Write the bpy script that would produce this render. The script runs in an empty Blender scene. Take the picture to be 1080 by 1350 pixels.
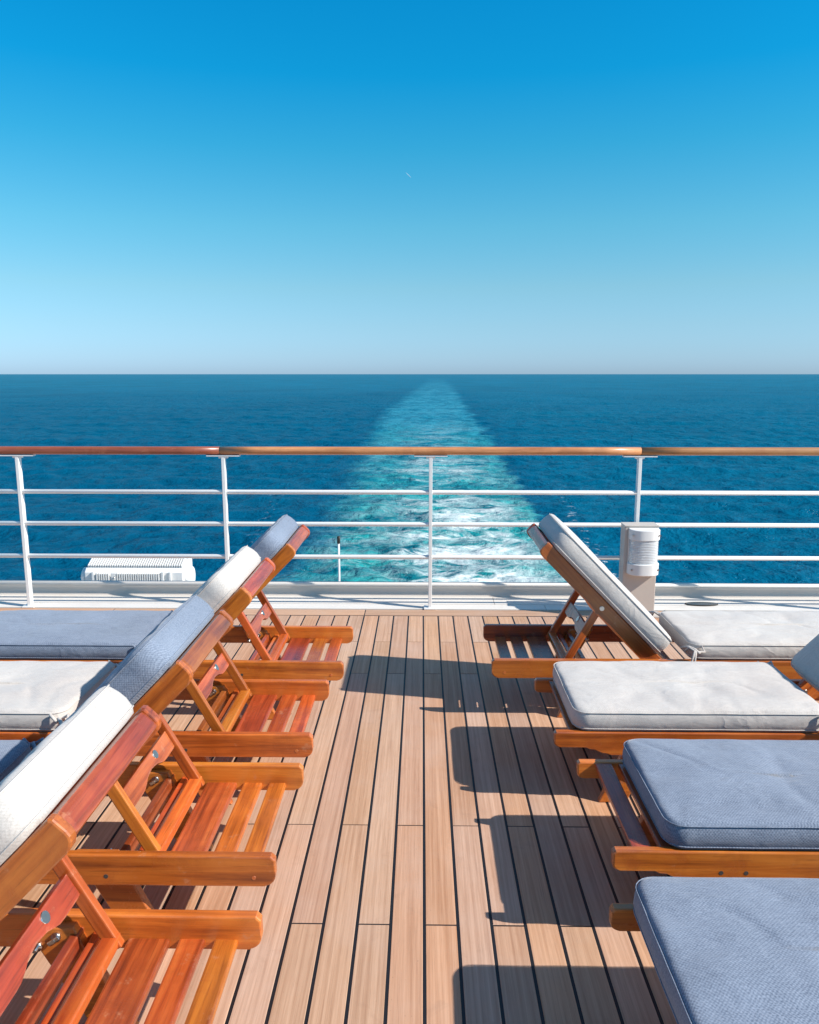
import bpy, bmesh, math, random
import numpy as np
from mathutils import Matrix, Vector, noise as mnoise

S = bpy.context.scene
C = S.collection
R = math.radians
random.seed(7)

# ------------------------------------------------------------------ camera
cam_d = bpy.data.cameras.new('camera')
cam = bpy.data.objects.new('camera', cam_d)
C.objects.link(cam)
S.camera = cam
cam_d.sensor_fit = 'HORIZONTAL'
cam_d.sensor_width = 36.0
cam_d.lens = 36.0 * 1040 / 1080
cam_d.clip_start = 0.05
cam_d.clip_end = 150000
CAM_H = 1.62
PITCH = math.atan(182 / 1040)
YAW = math.atan(17 / 1040 * math.cos(PITCH))
cam.location = (0, 0, CAM_H)
cam.rotation_euler = (R(90) - PITCH, 0, YAW)

# ------------------------------------------------------------------ sky and sun
SUN_EL = R(39.0)
SUN_XY = (0.951, -0.309)                 # horizontal direction towards the sun
w = bpy.data.worlds.new('World')
S.world = w
w.use_nodes = True
wn, wl = w.node_tree.nodes, w.node_tree.links
wn.clear()
sky = wn.new('ShaderNodeTexSky')
sky.sky_type = 'NISHITA'
sky.sun_disc = False
sky.sun_elevation = SUN_EL
sky.sun_rotation = math.atan2(SUN_XY[0], SUN_XY[1])
sky.altitude = 0
sky.air_density = 1.0
sky.dust_density = 0.4
sky.ozone_density = 3.0
# clear sea air: a tint by elevation turns the horizon from dusty yellow to pale blue and the upper sky to azure
tc = wn.new('ShaderNodeTexCoord')
sx = wn.new('ShaderNodeSeparateXYZ')
wl.new(tc.outputs['Generated'], sx.inputs[0])
ramp = wn.new('ShaderNodeValToRGB')
wl.new(sx.outputs[2], ramp.inputs[0])
TINT = [(0.0, 0.53, 0.81, 1.36), (0.7, 0.53, 0.81, 1.34), (1.7, 0.53, 0.805, 1.23), (3.3, 0.55, 0.82, 1.08), (5.9, 0.56, 0.88, 0.965),
        (9.9, 0.40, 0.985, 1.02), (14.8, 0.16, 1.01, 1.12), (19.0, 0.03, 1.0, 1.25), (23.0, 0.02, 1.0, 1.30), (33.0, 0.40, 0.99, 1.15), (48.0, 0.95, 1.0, 1.0)]
for q, (el, r_, g_, b_) in enumerate(TINT):
    e = ramp.color_ramp.elements[q] if q < 2 else ramp.color_ramp.elements.new(1.0)
    e.position = math.sin(R(el))
    e.color = (r_ / 1.4, g_ / 1.4, b_ / 1.4, 1)
hs = wn.new('ShaderNodeMix')
hs.data_type = 'RGBA'
hs.blend_type = 'MULTIPLY'
hs.inputs[0].default_value = 1.0
wl.new(ramp.outputs[0], hs.inputs[7])
bg = wn.new('ShaderNodeBackground')
bg.inputs['Strength'].default_value = 0.14
wo = wn.new('ShaderNodeOutputWorld')
wl.new(sky.outputs[0], hs.inputs[6])
wl.new(hs.outputs[2], bg.inputs['Color'])
wl.new(bg.outputs[0], wo.inputs['Surface'])

sun_d = bpy.data.lights.new('sun', 'SUN')
sun_d.energy = 4.6
sun_d.angle = R(0.55)
sun_d.color = (1.0, 0.94, 0.86)
sun = bpy.data.objects.new('sun', sun_d)
C.objects.link(sun)
sd = Vector((SUN_XY[0] * math.cos(SUN_EL), SUN_XY[1] * math.cos(SUN_EL), math.sin(SUN_EL)))
sun.rotation_euler = sd.to_track_quat('Z', 'Y').to_euler()
sun.location = (20, -5, 20)

vs = S.view_settings
vs.view_transform = 'Standard'
vs.look = 'None'
vs.gamma = 1.0
vs.exposure = 0.5
vs.use_curve_mapping = False
S.render.engine = 'CYCLES'
S.render.resolution_x = 819
S.render.resolution_y = 1024

# ------------------------------------------------------------------ node helpers
class NT:
    def __init__(s, name):
        s.m = bpy.data.materials.new(name)
        s.m.use_nodes = True
        s.t = s.m.node_tree
        s.n, s.l = s.t.nodes, s.t.links
        s.n.clear()
        s.out = s.n.new('ShaderNodeOutputMaterial')
    def node(s, typ, **kw):
        n = s.n.new(typ)
        for k, v in kw.items():
            setattr(n, k, v)
        return n
    def put(s, sock, v):
        if isinstance(v, bpy.types.NodeSocket):
            s.l.new(v, sock)
        elif v is not None:
            if sock.type == 'RGBA' and len(v) == 3:
                v = (*v, 1)
            sock.default_value = v
    def math(s, op, a, b=None, c=None, clamp=False):
        n = s.node('ShaderNodeMath', operation=op, use_clamp=clamp)
        for i, v in enumerate((a, b, c)):
            if v is not None:
                s.put(n.inputs[i], v)
        return n.outputs[0]
    def vmath(s, op, a, b=None):
        n = s.node('ShaderNodeVectorMath', operation=op)
        s.put(n.inputs[0], a)
        if b is not None:
            s.put(n.inputs[1], b)
        return n.outputs[0]
    def rng(s, v, a, b, c=0.0, d=1.0, smooth=False):
        n = s.node('ShaderNodeMapRange', interpolation_type='SMOOTHSTEP' if smooth else 'LINEAR')
        for i, x in zip(range(5), (v, a, b, c, d)):
            s.put(n.inputs[i], x)
        return n.outputs[0]
    def mix(s, f, a, b, blend='MIX'):
        n = s.node('ShaderNodeMix', data_type='RGBA', blend_type=blend)
        s.put(n.inputs[0], f)
        s.put(n.inputs[6], a)
        s.put(n.inputs[7], b)
        return n.outputs[2]
    def noise(s, vec, scale=5.0, detail=3.0, rough=0.5, dist=0.0):
        n = s.node('ShaderNodeTexNoise')
        s.put(n.inputs['Vector'], vec)
        n.inputs['Scale'].default_value = scale
        n.inputs['Detail'].default_value = detail
        n.inputs['Roughness'].default_value = rough
        n.inputs['Distortion'].default_value = dist
        return n.outputs[0]
    def obj_coord(s):
        return s.node('ShaderNodeTexCoord').outputs['Object']
    def rand(s):
        return s.node('ShaderNodeObjectInfo').outputs['Random']
    def bump(s, hgt, strength=0.3, dist=0.002, normal=None):
        n = s.node('ShaderNodeBump')
        n.inputs['Strength'].default_value = strength
        n.inputs['Distance'].default_value = dist
        s.put(n.inputs['Height'], hgt)
        if normal is not None:
            s.put(n.inputs['Normal'], normal)
        return n.outputs[0]
    def bsdf(s, color, rough=0.5, normal=None, **kw):
        n = s.node('ShaderNodeBsdfPrincipled')
        s.put(n.inputs['Base Color'], color)
        s.put(n.inputs['Roughness'], rough)
        if normal is not None:
            s.put(n.inputs['Normal'], normal)
        for k, v in kw.items():
            s.put(n.inputs[k.replace('_', ' ')], v)
        return n
    def done(s, b):
        s.l.new(b.outputs[0] if hasattr(b, 'outputs') else b, s.out.inputs['Surface'])
        return s.m

def grain_coord(t, sx, sc, seed=37.0):
    """object coordinates stretched along local X, shifted by the object's random number"""
    r = t.rand()
    off = t.node('ShaderNodeCombineXYZ')
    t.put(off.inputs[0], t.math('MULTIPLY', r, seed))
    t.put(off.inputs[1], t.math('MULTIPLY', r, seed * 1.7))
    t.put(off.inputs[2], t.math('MULTIPLY', r, seed * 2.3))
    v = t.vmath('ADD', t.obj_coord(), off.outputs[0])
    m = t.node('ShaderNodeMapping')
    t.put(m.inputs['Vector'], v)
    m.inputs['Scale'].default_value = (sx, sc, sc)
    return v, m.outputs[0], r

def mat_varnish(name, c_dark, c_mid, c_light, coat=0.7):
    t = NT(name)
    raw, v, r = grain_coord(t, 1.5, 36)
    g = t.noise(v, 1.0, 6, 0.6, 0.6)
    g2 = t.noise(v, 5.0, 3, 0.6)
    big = t.noise(raw, 5.0, 3, 0.55)
    ramp = t.node('ShaderNodeValToRGB')
    t.put(ramp.inputs[0], t.math('ADD', t.math('MULTIPLY', g, 0.75), t.math('MULTIPLY', big, 0.25)))
    e = ramp.color_ramp.elements
    e[0].position, e[0].color = 0.33, (*c_dark, 1)
    e[1].position, e[1].color = 0.68, (*c_light, 1)
    x = ramp.color_ramp.elements.new(0.5)
    x.color = (*c_mid, 1)
    h = t.node('ShaderNodeHueSaturation')
    t.put(h.inputs['Color'], ramp.outputs[0])
    t.put(h.inputs['Hue'], t.rng(r, 0, 1, 0.486, 0.512))
    r2 = t.math('FRACT', t.math('MULTIPLY', r, 13.7))
    t.put(h.inputs['Value'], t.rng(r2, 0, 1, 0.72, 1.22))
    # rubbed, paler wear where the varnish has gone
    mott = t.noise(raw, 7.0, 5, 0.65, 0.5)
    h_col = t.mix(t.rng(mott, 0.46, 0.66, 0, 0.5), h.outputs[0], tuple(0.6 * a + 0.4 * b for a, b in zip(c_dark, c_mid)))
    wear = t.rng(t.noise(raw, 16.0, 6, 0.72), 0.60, 0.72, 0, 0.5, True)
    col = t.mix(wear, h_col, (0.55, 0.25, 0.13))
    pores = t.rng(g2, 0.54, 0.72, 0, 0.40)
    col = t.mix(pores, col, tuple(x * 0.5 for x in c_dark))
    # rubbed arrises: the edges of each piece are worn paler
    bv = t.node('ShaderNodeBevel', samples=4)
    bv.inputs['Radius'].default_value = 0.007
    gm = t.node('ShaderNodeNewGeometry')
    dt = t.node('ShaderNodeVectorMath', operation='DOT_PRODUCT')
    t.put(dt.inputs[0], bv.outputs[0])
    t.put(dt.inputs[1], gm.outputs['Normal'])
    edge = t.math('MULTIPLY', t.rng(dt.outputs['Value'], 0.98, 0.86), t.rng(t.noise(raw, 28.0, 5, 0.7), 0.40, 0.62))
    col = t.mix(t.math('MULTIPLY', edge, 0.55), col, (0.55, 0.24, 0.14))
    nrm = t.bump(t.math('ADD', g, t.math('MULTIPLY', big, 1.5)), 0.25, 0.0015)
    b = t.bsdf(col, t.rng(big, 0.3, 0.7, 0.30, 0.5), nrm, Coat_Weight=coat, Coat_IOR=1.5)
    t.put(b.inputs['Coat Roughness'], t.rng(mott, 0.35, 0.65, 0.14, 0.32))
    return t.done(b)

M = {}
M['wood'] = mat_varnish('varnished_wood', (0.19, 0.032, 0.006), (0.51, 0.110, 0.016), (0.69, 0.19, 0.032))
M['wood_pale'] = mat_varnish('pale_varnished_wood', (0.33, 0.070, 0.010), (0.62, 0.160, 0.020), (0.75, 0.245, 0.040))
M['wood_red'] = mat_varnish('red_varnished_wood', (0.13, 0.023, 0.007), (0.38, 0.076, 0.016), (0.56, 0.145, 0.034))
M['handrail'] = mat_varnish('handrail_wood', (0.30, 0.105, 0.035), (0.50, 0.20, 0.075), (0.60, 0.28, 0.12), 0.5)
M['handrail_dark'] = mat_varnish('dark_handrail_wood', (0.24, 0.07, 0.026), (0.39, 0.125, 0.045), (0.48, 0.17, 0.065), 0.5)

def mat_plank():
    t = NT('teak_deck')
    raw, v, r = grain_coord(t, 1.6, 95)
    g = t.noise(v, 1.0, 5, 0.62, 0.3)
    fine = t.noise(v, 6.0, 2, 0.6)
    big = t.noise(raw, 2.6, 4, 0.6)
    ramp = t.node('ShaderNodeValToRGB')
    t.put(ramp.inputs[0], g)
    e = ramp.color_ramp.elements
    e[0].position, e[0].color = 0.30, (0.42, 0.235, 0.142, 1)
    e[1].position, e[1].color = 0.70, (0.62, 0.392, 0.262, 1)
    h = t.node('ShaderNodeHueSaturation')
    t.put(h.inputs['Color'], ramp.outputs[0])
    t.put(h.inputs['Hue'], t.rng(r, 0, 1, 0.4965, 0.5035))
    r2 = t.math('FRACT', t.math('MULTIPLY', r, 17.3))
    r3 = t.math('FRACT', t.math('MULTIPLY', r, 29.1))
    t.put(h.inputs['Value'], t.rng(r2, 0, 1, 0.90, 1.09))
    t.put(h.inputs['Saturation'], t.rng(r3, 0, 1, 0.92, 1.12))
    col = t.mix(t.rng(fine, 0.55, 0.72, 0, 0.38), h.outputs[0], (0.25, 0.13, 0.08))
    # weathered grey-pink patches, water stains and small dirt specks
    col = t.mix(t.rng(big, 0.45, 0.75, 0, 0.35), col, (0.52, 0.40, 0.34))
    stain = t.noise(raw, 9.0, 5, 0.65, 0.8)
    col = t.mix(t.rng(stain, 0.60, 0.76, 0, 0.30), col, (0.30, 0.17, 0.11))
    speck = t.noise(raw, 130.0, 2, 0.5)
    col = t.mix(t.rng(speck, 0.74, 0.80, 0, 0.6), col, (0.16, 0.09, 0.06))
    nrm = t.bump(t.math('ADD', g, t.math('MULTIPLY', fine, 0.6)), 0.35, 0.0015)
    return t.done(t.bsdf(col, t.rng(big, 0.3, 0.7, 0.55, 0.75), nrm))
M['plank'] = mat_plank()

def mat_plain(name, col, rough=0.5, var=0.12, nscale=12.0, metallic=0.0, bump=0.1, coat=0.0, dirt=0.0):
    t = NT(name)
    o = t.obj_coord()
    n = t.noise(o, nscale, 5, 0.6)
    c = t.mix(t.rng(n, 0.35, 0.7, 0, var), col, tuple(x * 0.6 for x in col))
    if dirt:
        d = t.noise(o, nscale * 0.35, 6, 0.7, 0.5)
        c = t.mix(t.rng(d, 0.55, 0.72, 0, dirt), c, (0.38, 0.30, 0.22))
    nr = t.bump(t.noise(o, nscale * 12, 3, 0.6), bump, 0.001)
    return t.done(t.bsdf(c, rough, nr, Metallic=metallic, Coat_Weight=coat))
M['caulk'] = mat_plain('black_caulk', (0.010, 0.010, 0.012), 0.55, 0.4, 20)
M['white'] = mat_plain('white_paint', (0.80, 0.79, 0.77), 0.32, 0.08, 7, coat=0.3, dirt=0.10)
M['ledge'] = mat_plain('white_deck_paint', (0.74, 0.69, 0.63), 0.5, 0.10, 5, dirt=0.22)
M['coaming'] = mat_plain('shaded_white_paint', (0.56, 0.505, 0.45), 0.5, 0.10, 5, dirt=0.25)  # white paint greyed: the shade on the coaming face is put into the colour
M['beige'] = mat_plain('beige_paint', (0.56, 0.49, 0.43), 0.45, 0.10, 4, dirt=0.12)
M['lampcap'] = mat_plain('white_plastic', (0.80, 0.78, 0.75), 0.35, 0.05, 8)
M['steel'] = mat_plain('stainless_steel', (0.62, 0.60, 0.57), 0.28, 0.3, 60, 1.0)
M['dark_metal'] = mat_plain('dark_metal', (0.05, 0.045, 0.04), 0.5, 0.3, 40, 0.6)
M['hull'] = mat_plain('hull_paint', (0.70, 0.70, 0.70), 0.5, 0.06, 0.6)
M['black_hole'] = mat_plain('dark_recess', (0.06, 0.055, 0.05), 0.8, 0.2, 40)
M['contrail'] = mat_plain('contrail_white', (0.8, 0.8, 0.8), 1.0, 0.0, 1)

def mat_glass():
    t = NT('ribbed_diffuser')
    o = t.obj_coord()
    return t.done(t.bsdf((0.86, 0.86, 0.86), 0.12, t.bump(t.noise(o, 30, 2), 0.1, 0.001),
                         Transmission_Weight=0.35, IOR=1.45, Coat_Weight=0.6))
M['diffuser'] = mat_glass()

def mat_fabric(name, c_a, c_b, scale=330.0, wv_amp=0.15):
    t = NT(name)
    o = t.obj_coord()
    m = t.node('ShaderNodeSeparateXYZ')
    t.put(m.inputs[0], t.vmath('ADD', o, (11.3, 7.7, 5.1)))
    def wv(a):
        return t.math('SINE', t.math('MULTIPLY', a, scale * 2.1))
    yz = t.math('ADD', m.outputs[1], m.outputs[2])
    weave = t.math('MULTIPLY', wv(m.outputs[0]), wv(yz))
    slub = t.noise(o, 210.0, 4, 0.85)
    sm = t.node('ShaderNodeMapping')
    t.put(sm.inputs['Vector'], o)
    sm.inputs['Scale'].default_value = (30, 420, 420)
    thread = t.noise(sm.outputs[0], 1.0, 3, 0.6)
    f = t.math('ADD', t.math('ADD', t.math('MULTIPLY', weave, wv_amp), t.math('MULTIPLY', slub, 1.0)),
               t.math('MULTIPLY', thread, 0.5))
    col = t.mix(t.rng(f, 0.52, 0.98), c_a, c_b)
    fade = t.noise(o, 3.5, 4, 0.6, 0.4)
    col = t.mix(t.rng(fade, 0.42, 0.72, 0, 0.22), col, tuple(min(0.8, x * 1.35) for x in c_b))
    stain = t.noise(o, 10.0, 5, 0.7)
    col = t.mix(t.rng(stain, 0.60, 0.75, 0, 0.14), col, tuple(x * 0.6 for x in c_a))
    crease = t.noise(o, 7.0, 3, 0.5, 0.6)
    cm = t.node('ShaderNodeMapping')
    t.put(cm.inputs['Vector'], o)
    cm.inputs['Rotation'].default_value = (0, 0, 0.7)
    cm.inputs['Scale'].default_value = (4.0, 17.0, 6.0)
    folds = t.math('POWER', t.math('SUBTRACT', 1.0, t.math('ABSOLUTE', t.math('MULTIPLY', t.math('SUBTRACT', t.noise(cm.outputs[0], 1.0, 3, 0.5, 0.8), 0.5), 5.0)), clamp=True), 3.0)
    folds = t.math('MULTIPLY', folds, t.rng(t.noise(o, 3.0, 2), 0.45, 0.62))
    n1 = t.bump(t.math('ADD', crease, t.math('MULTIPLY', folds, 0.24)), 0.34, 0.020)
    nr = t.bump(f, 0.35, 0.0012, n1)
    return t.done(t.bsdf(col, 0.9, nr, Sheen_Weight=0.25, Sheen_Roughness=0.5, Specular_IOR_Level=0.2))
M['fab_white'] = mat_fabric('off_white_canvas', (0.42, 0.380, 0.348), (0.635, 0.585, 0.545), wv_amp=0.08)
M['fab_blue'] = mat_fabric('grey_blue_canvas', (0.085, 0.112, 0.165), (0.275, 0.320, 0.402))

# ------------------------------------------------------------------ mesh helpers
def link(o, parent=None):
    C.objects.link(o)
    if parent is not None:
        o.parent = parent
    return o

def mesh_obj(name, bm, mat, parent=None, loc=(0, 0, 0), rot=(0, 0, 0), smooth=False):
    if isinstance(bm, bmesh.types.BMesh):
        me = bpy.data.meshes.new(name)
        bmesh.ops.recalc_face_normals(bm, faces=bm.faces)
        bm.to_mesh(me)
        bm.free()
        me.materials.append(mat)
        if smooth:
            me.shade_smooth()
    else:
        me = bm
    o = bpy.data.objects.new(name, me)
    link(o, parent)
    o.location = loc
    o.rotation_euler = rot
    return o

def empty(name, loc=(0, 0, 0), rz=0.0):
    o = bpy.data.objects.new(name, None)
    C.objects.link(o)
    o.location = loc
    o.rotation_euler = (0, 0, rz)
    o.empty_display_size = 0.2
    return o

def tag(o, label=None, cat=None, group=None, kind=None):
    for k, v in (('label', label), ('category', cat), ('group', group), ('kind', kind)):
        if v:
            o[k] = v
    return o

def add_box(bm, cx, cy, cz, sx, sy, sz, bev=0.0, rot=None):
    r = bmesh.ops.create_cube(bm, size=1.0)
    vs_ = r['verts']
    bmesh.ops.scale(bm, vec=(sx, sy, sz), verts=vs_)
    if bev:
        ed = list({e for v in vs_ for e in v.link_edges})
        rr = bmesh.ops.bevel(bm, geom=ed, offset=bev, segments=2, affect='EDGES', profile=0.6)
        vs_ = list({v for f in rr['faces'] for v in f.verts} | {v for v in vs_ if v.is_valid})
    if rot is not None:
        bmesh.ops.rotate(bm, cent=(0, 0, 0), matrix=rot, verts=vs_)
    bmesh.ops.translate(bm, vec=(cx, cy, cz), verts=vs_)
    return vs_

def box_bm(sx, sy, sz, bev=0.0):
    bm = bmesh.new()
    add_box(bm, 0, 0, 0, sx, sy, sz, bev)
    return bm

def prism_bm(pts, th, bev=0.004):
    """outline in XZ extruded along Y, centred on y = 0, edges eased"""
    bm = bmesh.new()
    a = [bm.verts.new((x, -th / 2, z)) for x, z in pts]
    b = [bm.verts.new((x, th / 2, z)) for x, z in pts]
    fa = bm.faces.new(a)
    fb = bm.faces.new(list(reversed(b)))
    n = len(pts)
    for i in range(n):
        j = (i + 1) % n
        bm.faces.new((a[j], a[i], b[i], b[j]))
    if bev:
        ed = list({e for f in (fa, fb) for e in f.edges})
        bmesh.ops.bevel(bm, geom=ed, offset=bev, segments=2, affect='EDGES', profile=0.5)
    return bm

def add_tube(bm, pts, rad, seg=10, closed=False, caps=True):
    """tube along a list of points; rad is a number or a list"""
    pts = [Vector(p) for p in pts]
    n = len(pts)
    rings = []
    up0 = None
    for i, p in enumerate(pts):
        if closed:
            d = pts[(i + 1) % n] - pts[i - 1]
        else:
            d = pts[min(i + 1, n - 1)] - pts[max(i - 1, 0)]
        d.normalize()
        if up0 is None:
            up0 = Vector((0, 0, 1)) if abs(d.z) < 0.9 else Vector((1, 0, 0))
        u = (up0 - d * up0.dot(d))
        if u.length < 1e-4:
            u = d.orthogonal()
        u.normalize()
        up0 = u
        v = d.cross(u)
        r = rad[i] if isinstance(rad, (list, tuple)) else rad
        rings.append([bm.verts.new(p + (u * math.cos(k * 2 * math.pi / seg) + v * math.sin(k * 2 * math.pi / seg)) * r) for k in range(seg)])
    m = n if closed else n - 1
    for i in range(m):
        a, b = rings[i], rings[(i + 1) % n]
        for k in range(seg):
            f = bm.faces.new((a[k], a[(k + 1) % seg], b[(k + 1) % seg], b[k]))
            f.smooth = True
    if caps and not closed:
        bm.faces.new(list(reversed(rings[0])))
        bm.faces.new(rings[-1])

def tube_bm(pts, rad, seg=10, closed=False):
    bm = bmesh.new()
    add_tube(bm, pts, rad, seg, closed)
    return bm

def arc(cx, cz, r, a0, a1, n):
    return [(cx + r * math.cos(R(a0 + (a1 - a0) * i / n)), cz + r * math.sin(R(a0 + (a1 - a0) * i / n))) for i in range(n + 1)]

def copy_tree(o, parent=None):
    c = o.copy()
    C.objects.link(c)
    c.parent = parent
    for ch in list(o.children):
        copy_tree(ch, c)
    return c

# ------------------------------------------------------------------ sea
SEA_Z = CAM_H - 22.0
def build_sea():
    # one polar sheet, fine in the stern sector, out to the horizon
    radii = [20.0]
    while radii[-1] < 90000:
        r = radii[-1]
        radii.append(r * (1.05 if r < 55 else 1.0036 if r < 420 else 1.008 if r < 900 else 1.03 if r < 5000 else 1.12))
    front = np.linspace(R(90 - 36), R(90 + 36), 600)
    back = np.linspace(R(90 + 36), R(90 - 36 + 360), 60)[1:-1]
    ang = np.concatenate([front, back])
    rr = np.array(radii)
    RR, AA = np.meshgrid(rr, ang, indexing='ij')
    X, Y = RR * np.cos(AA), RR * np.sin(AA)
    rs = np.random.RandomState(3)
    Z = np.zeros_like(X)
    spacing = RR * 0.0040
    for _ in range(60):
        lam = 1.3 * (9.0 ** rs.rand())
        th = R(75) + rs.randn() * 0.75
        k = 2 * math.pi / lam
        amp = 0.0062 * lam ** 0.95
        fade = np.clip((lam / spacing - 2.5) / 3.0, 0, 1)
        Z += amp * fade * np.sin(k * (X * math.cos(th) + Y * math.sin(th)) + rs.rand() * 6.28)
    for lam, dg in ((17, 62), (21, 98), (26, 78), (31, 110), (38, 70), (47, 88)):
        k = 2 * math.pi / lam
        fade = np.clip((lam / spacing - 2.5) / 3.0, 0, 1)
        Z += 0.0042 * lam * fade * np.sin(k * (X * math.cos(R(dg)) + Y * math.sin(R(dg))) + rs.rand() * 6.28 + 1.5 * np.sin(X / (lam * 2.3) + lam))
    # choppier water churned up in the wake
    wk = np.exp(-((X - 1) / (11 + 0.035 * Y)) ** 4) * (Y > 0)
    for _ in range(26):
        lam = 2.0 * (4.0 ** rs.rand())
        th = rs.rand() * 6.28
        k = 2 * math.pi / lam
        fade = np.clip((lam / spacing - 2.5) / 3.0, 0, 1) * wk * np.exp(-Y / 260.0)
        Z += 0.011 * lam * fade * np.sin(k * (X * math.cos(th) + Y * math.sin(th)) + rs.rand() * 6.28)
    nr, na = X.shape
    co = np.stack([X, Y, Z + SEA_Z], -1).reshape(-1, 3)
    i = np.arange(nr - 1)[:, None]
    j = np.arange(na)[None, :]
    j2 = (j + 1) % na
    quads = np.stack([i * na + j, (i + 1) * na + j, (i + 1) * na + j2, i * na + j2], -1).reshape(-1, 4)
    me = bpy.data.meshes.new('sea')
    me.vertices.add(len(co))
    me.vertices.foreach_set('co', co.ravel())
    me.loops.add(quads.size)
    me.loops.foreach_set('vertex_index', quads.ravel().astype(np.int32))
    me.polygons.add(len(quads))
    me.polygons.foreach_set('loop_start', np.arange(0, quads.size, 4, dtype=np.int32))
    me.polygons.foreach_set('loop_total', np.full(len(quads), 4, dtype=np.int32))
    me.update(calc_edges=True)
    me.validate()
    me.shade_smooth()
    o = bpy.data.objects.new('sea', me)
    C.objects.link(o)
    return o

def mat_sea():
    t = NT('sea_water')
    g = t.node('ShaderNodeNewGeometry')
    pos = g.outputs['Position']
    sp = t.node('ShaderNodeSeparateXYZ')
    t.put(sp.inputs[0], pos)
    X, Y = sp.outputs[0], sp.outputs[1]
    yc = t.math('MINIMUM', Y, 2500.0)
    warp = t.math('MULTIPLY', t.math('SUBTRACT', t.noise(pos, 0.045, 4, 0.6), 0.5), t.math('ADD', 7.0, t.math('MULTIPLY', yc, 0.022)))
    warp2 = t.math('MULTIPLY', t.math('SUBTRACT', t.noise(pos, 0.22, 5, 0.7), 0.5), 7.0)
    Xw = t.math('ADD', t.math('ADD', X, warp), warp2)
    right = t.math('ADD', 13.5, t.math('MULTIPLY', t.math('POWER', t.math('MAXIMUM', Y, 0.0), 0.86), 0.090))
    left = t.math('ADD', t.math('SUBTRACT', -14.5, t.math('MULTIPLY', t.math('MINIMUM', Y, 450.0), 0.026)), t.math('MULTIPLY', t.math('MAXIMUM', t.math('SUBTRACT', yc, 450.0), 0.0), 0.014))
    mR = t.rng(t.math('SUBTRACT', right, Xw), 0.0, t.math('ADD', 1.0, t.math('MULTIPLY', yc, 0.012)), smooth=True)
    mL = t.rng(t.math('SUBTRACT', Xw, left), 0.0, t.math('ADD', 7.0, t.math('MULTIPLY', yc, 0.01)), smooth=True)
    inside = t.math('MULTIPLY', t.math('MULTIPLY', mR, mL), t.math('GREATER_THAN', Y, 0.0))
    far = t.math('POWER', t.rng(Y, 75, 560, 1.0, 0.0), 3.0)
    nearw = t.rng(Y, 75, 190, 0.10, -0.02)
    far2 = t.math('POWER', t.rng(Y, 150, 6000, 1.0, 0.0), 2.6)
    # green cloudy water of entrained bubbles
    mp = t.node('ShaderNodeMapping')
    t.put(mp.inputs['Vector'], pos)
    mp.inputs['Scale'].default_value = (0.55, 1.0, 1.0)
    cl = t.noise(mp.outputs[0], 0.13, 6, 0.62, 1.2)
    cl2 = t.noise(mp.outputs[0], 0.5, 5, 0.65, 0.8)
    cloud = t.math('ADD', t.math('MULTIPLY', cl, 0.65), t.math('MULTIPLY', cl2, 0.35))
    deep = t.mix(t.rng(t.noise(pos, 0.012, 4, 0.6), 0.35, 0.7), (0.0003, 0.100, 0.178), (0.0005, 0.134, 0.225))
    lane_w = t.math('ADD', 10.0, t.math('MULTIPLY', yc, 0.05))
    slick = t.math('MAXIMUM', t.rng(t.math('SUBTRACT', Xw, right), 0.0, lane_w, 1.0, 0.0), t.math('MULTIPLY', t.rng(t.math('SUBTRACT', left, Xw), 0.0, lane_w, 1.0, 0.0), 0.6))
    slick = t.math('MULTIPLY', slick, t.math('MULTIPLY', t.rng(Y, 80, 1500, 1.0, 0.0), t.math('GREATER_THAN', Y, 0.0)))
    lane = t.math('MULTIPLY', slick, 0.75)
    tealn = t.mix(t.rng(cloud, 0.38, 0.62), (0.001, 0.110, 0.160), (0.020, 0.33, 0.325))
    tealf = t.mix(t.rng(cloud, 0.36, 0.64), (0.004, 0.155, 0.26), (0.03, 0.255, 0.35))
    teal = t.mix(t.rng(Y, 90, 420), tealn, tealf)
    def stretched(sx_, sy_, det=4):
        m_ = t.node('ShaderNodeMapping')
        t.put(m_.inputs['Vector'], pos)
        m_.inputs['Scale'].default_value = (sx_, sy_, 1.0)
        return t.noise(m_.outputs[0], 1.0, det, 0.62, 0.5)
    strk = t.math('ADD', t.math('MULTIPLY', stretched(0.05, 0.020), 0.6), t.math('MULTIPLY', stretched(0.16, 0.06), 0.4))
    teal = t.mix(t.math('MULTIPLY', t.rng(Y, 120, 420), t.rng(strk, 0.47, 0.64)), teal, (0.045, 0.30, 0.41))
    wind_sheen = stretched(0.010, 0.0035, 5)
    deep = t.mix(t.rng(wind_sheen, 0.40, 0.64, 0, 0.45), deep, (0.0005, 0.155, 0.275))  # wind-ruffled patches: their change of sheen is put into the water colour
    deep = t.mix(lane, deep, (0.0003, 0.066, 0.142))
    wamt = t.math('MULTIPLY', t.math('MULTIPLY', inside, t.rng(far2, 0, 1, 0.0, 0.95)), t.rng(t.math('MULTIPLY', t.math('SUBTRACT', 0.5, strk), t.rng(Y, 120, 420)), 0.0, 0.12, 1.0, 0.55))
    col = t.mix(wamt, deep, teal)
    # foam: filaments and torn patches, thickest over the screws, right of the centre line
    def ridged(scale, det, dist):
        n = t.noise(mp.outputs[0], scale, det, 0.6, dist)
        return t.math('SUBTRACT', 1.0, t.math('MULTIPLY', t.math('ABSOLUTE', t.math('SUBTRACT', n, 0.5)), 13.0), clamp=True)
    rd1 = ridged(0.13, 6, 1.0)
    rd2 = ridged(0.34, 5, 0.8)
    patch = t.noise(mp.outputs[0], 0.075, 6, 0.62, 1.4)
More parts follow.
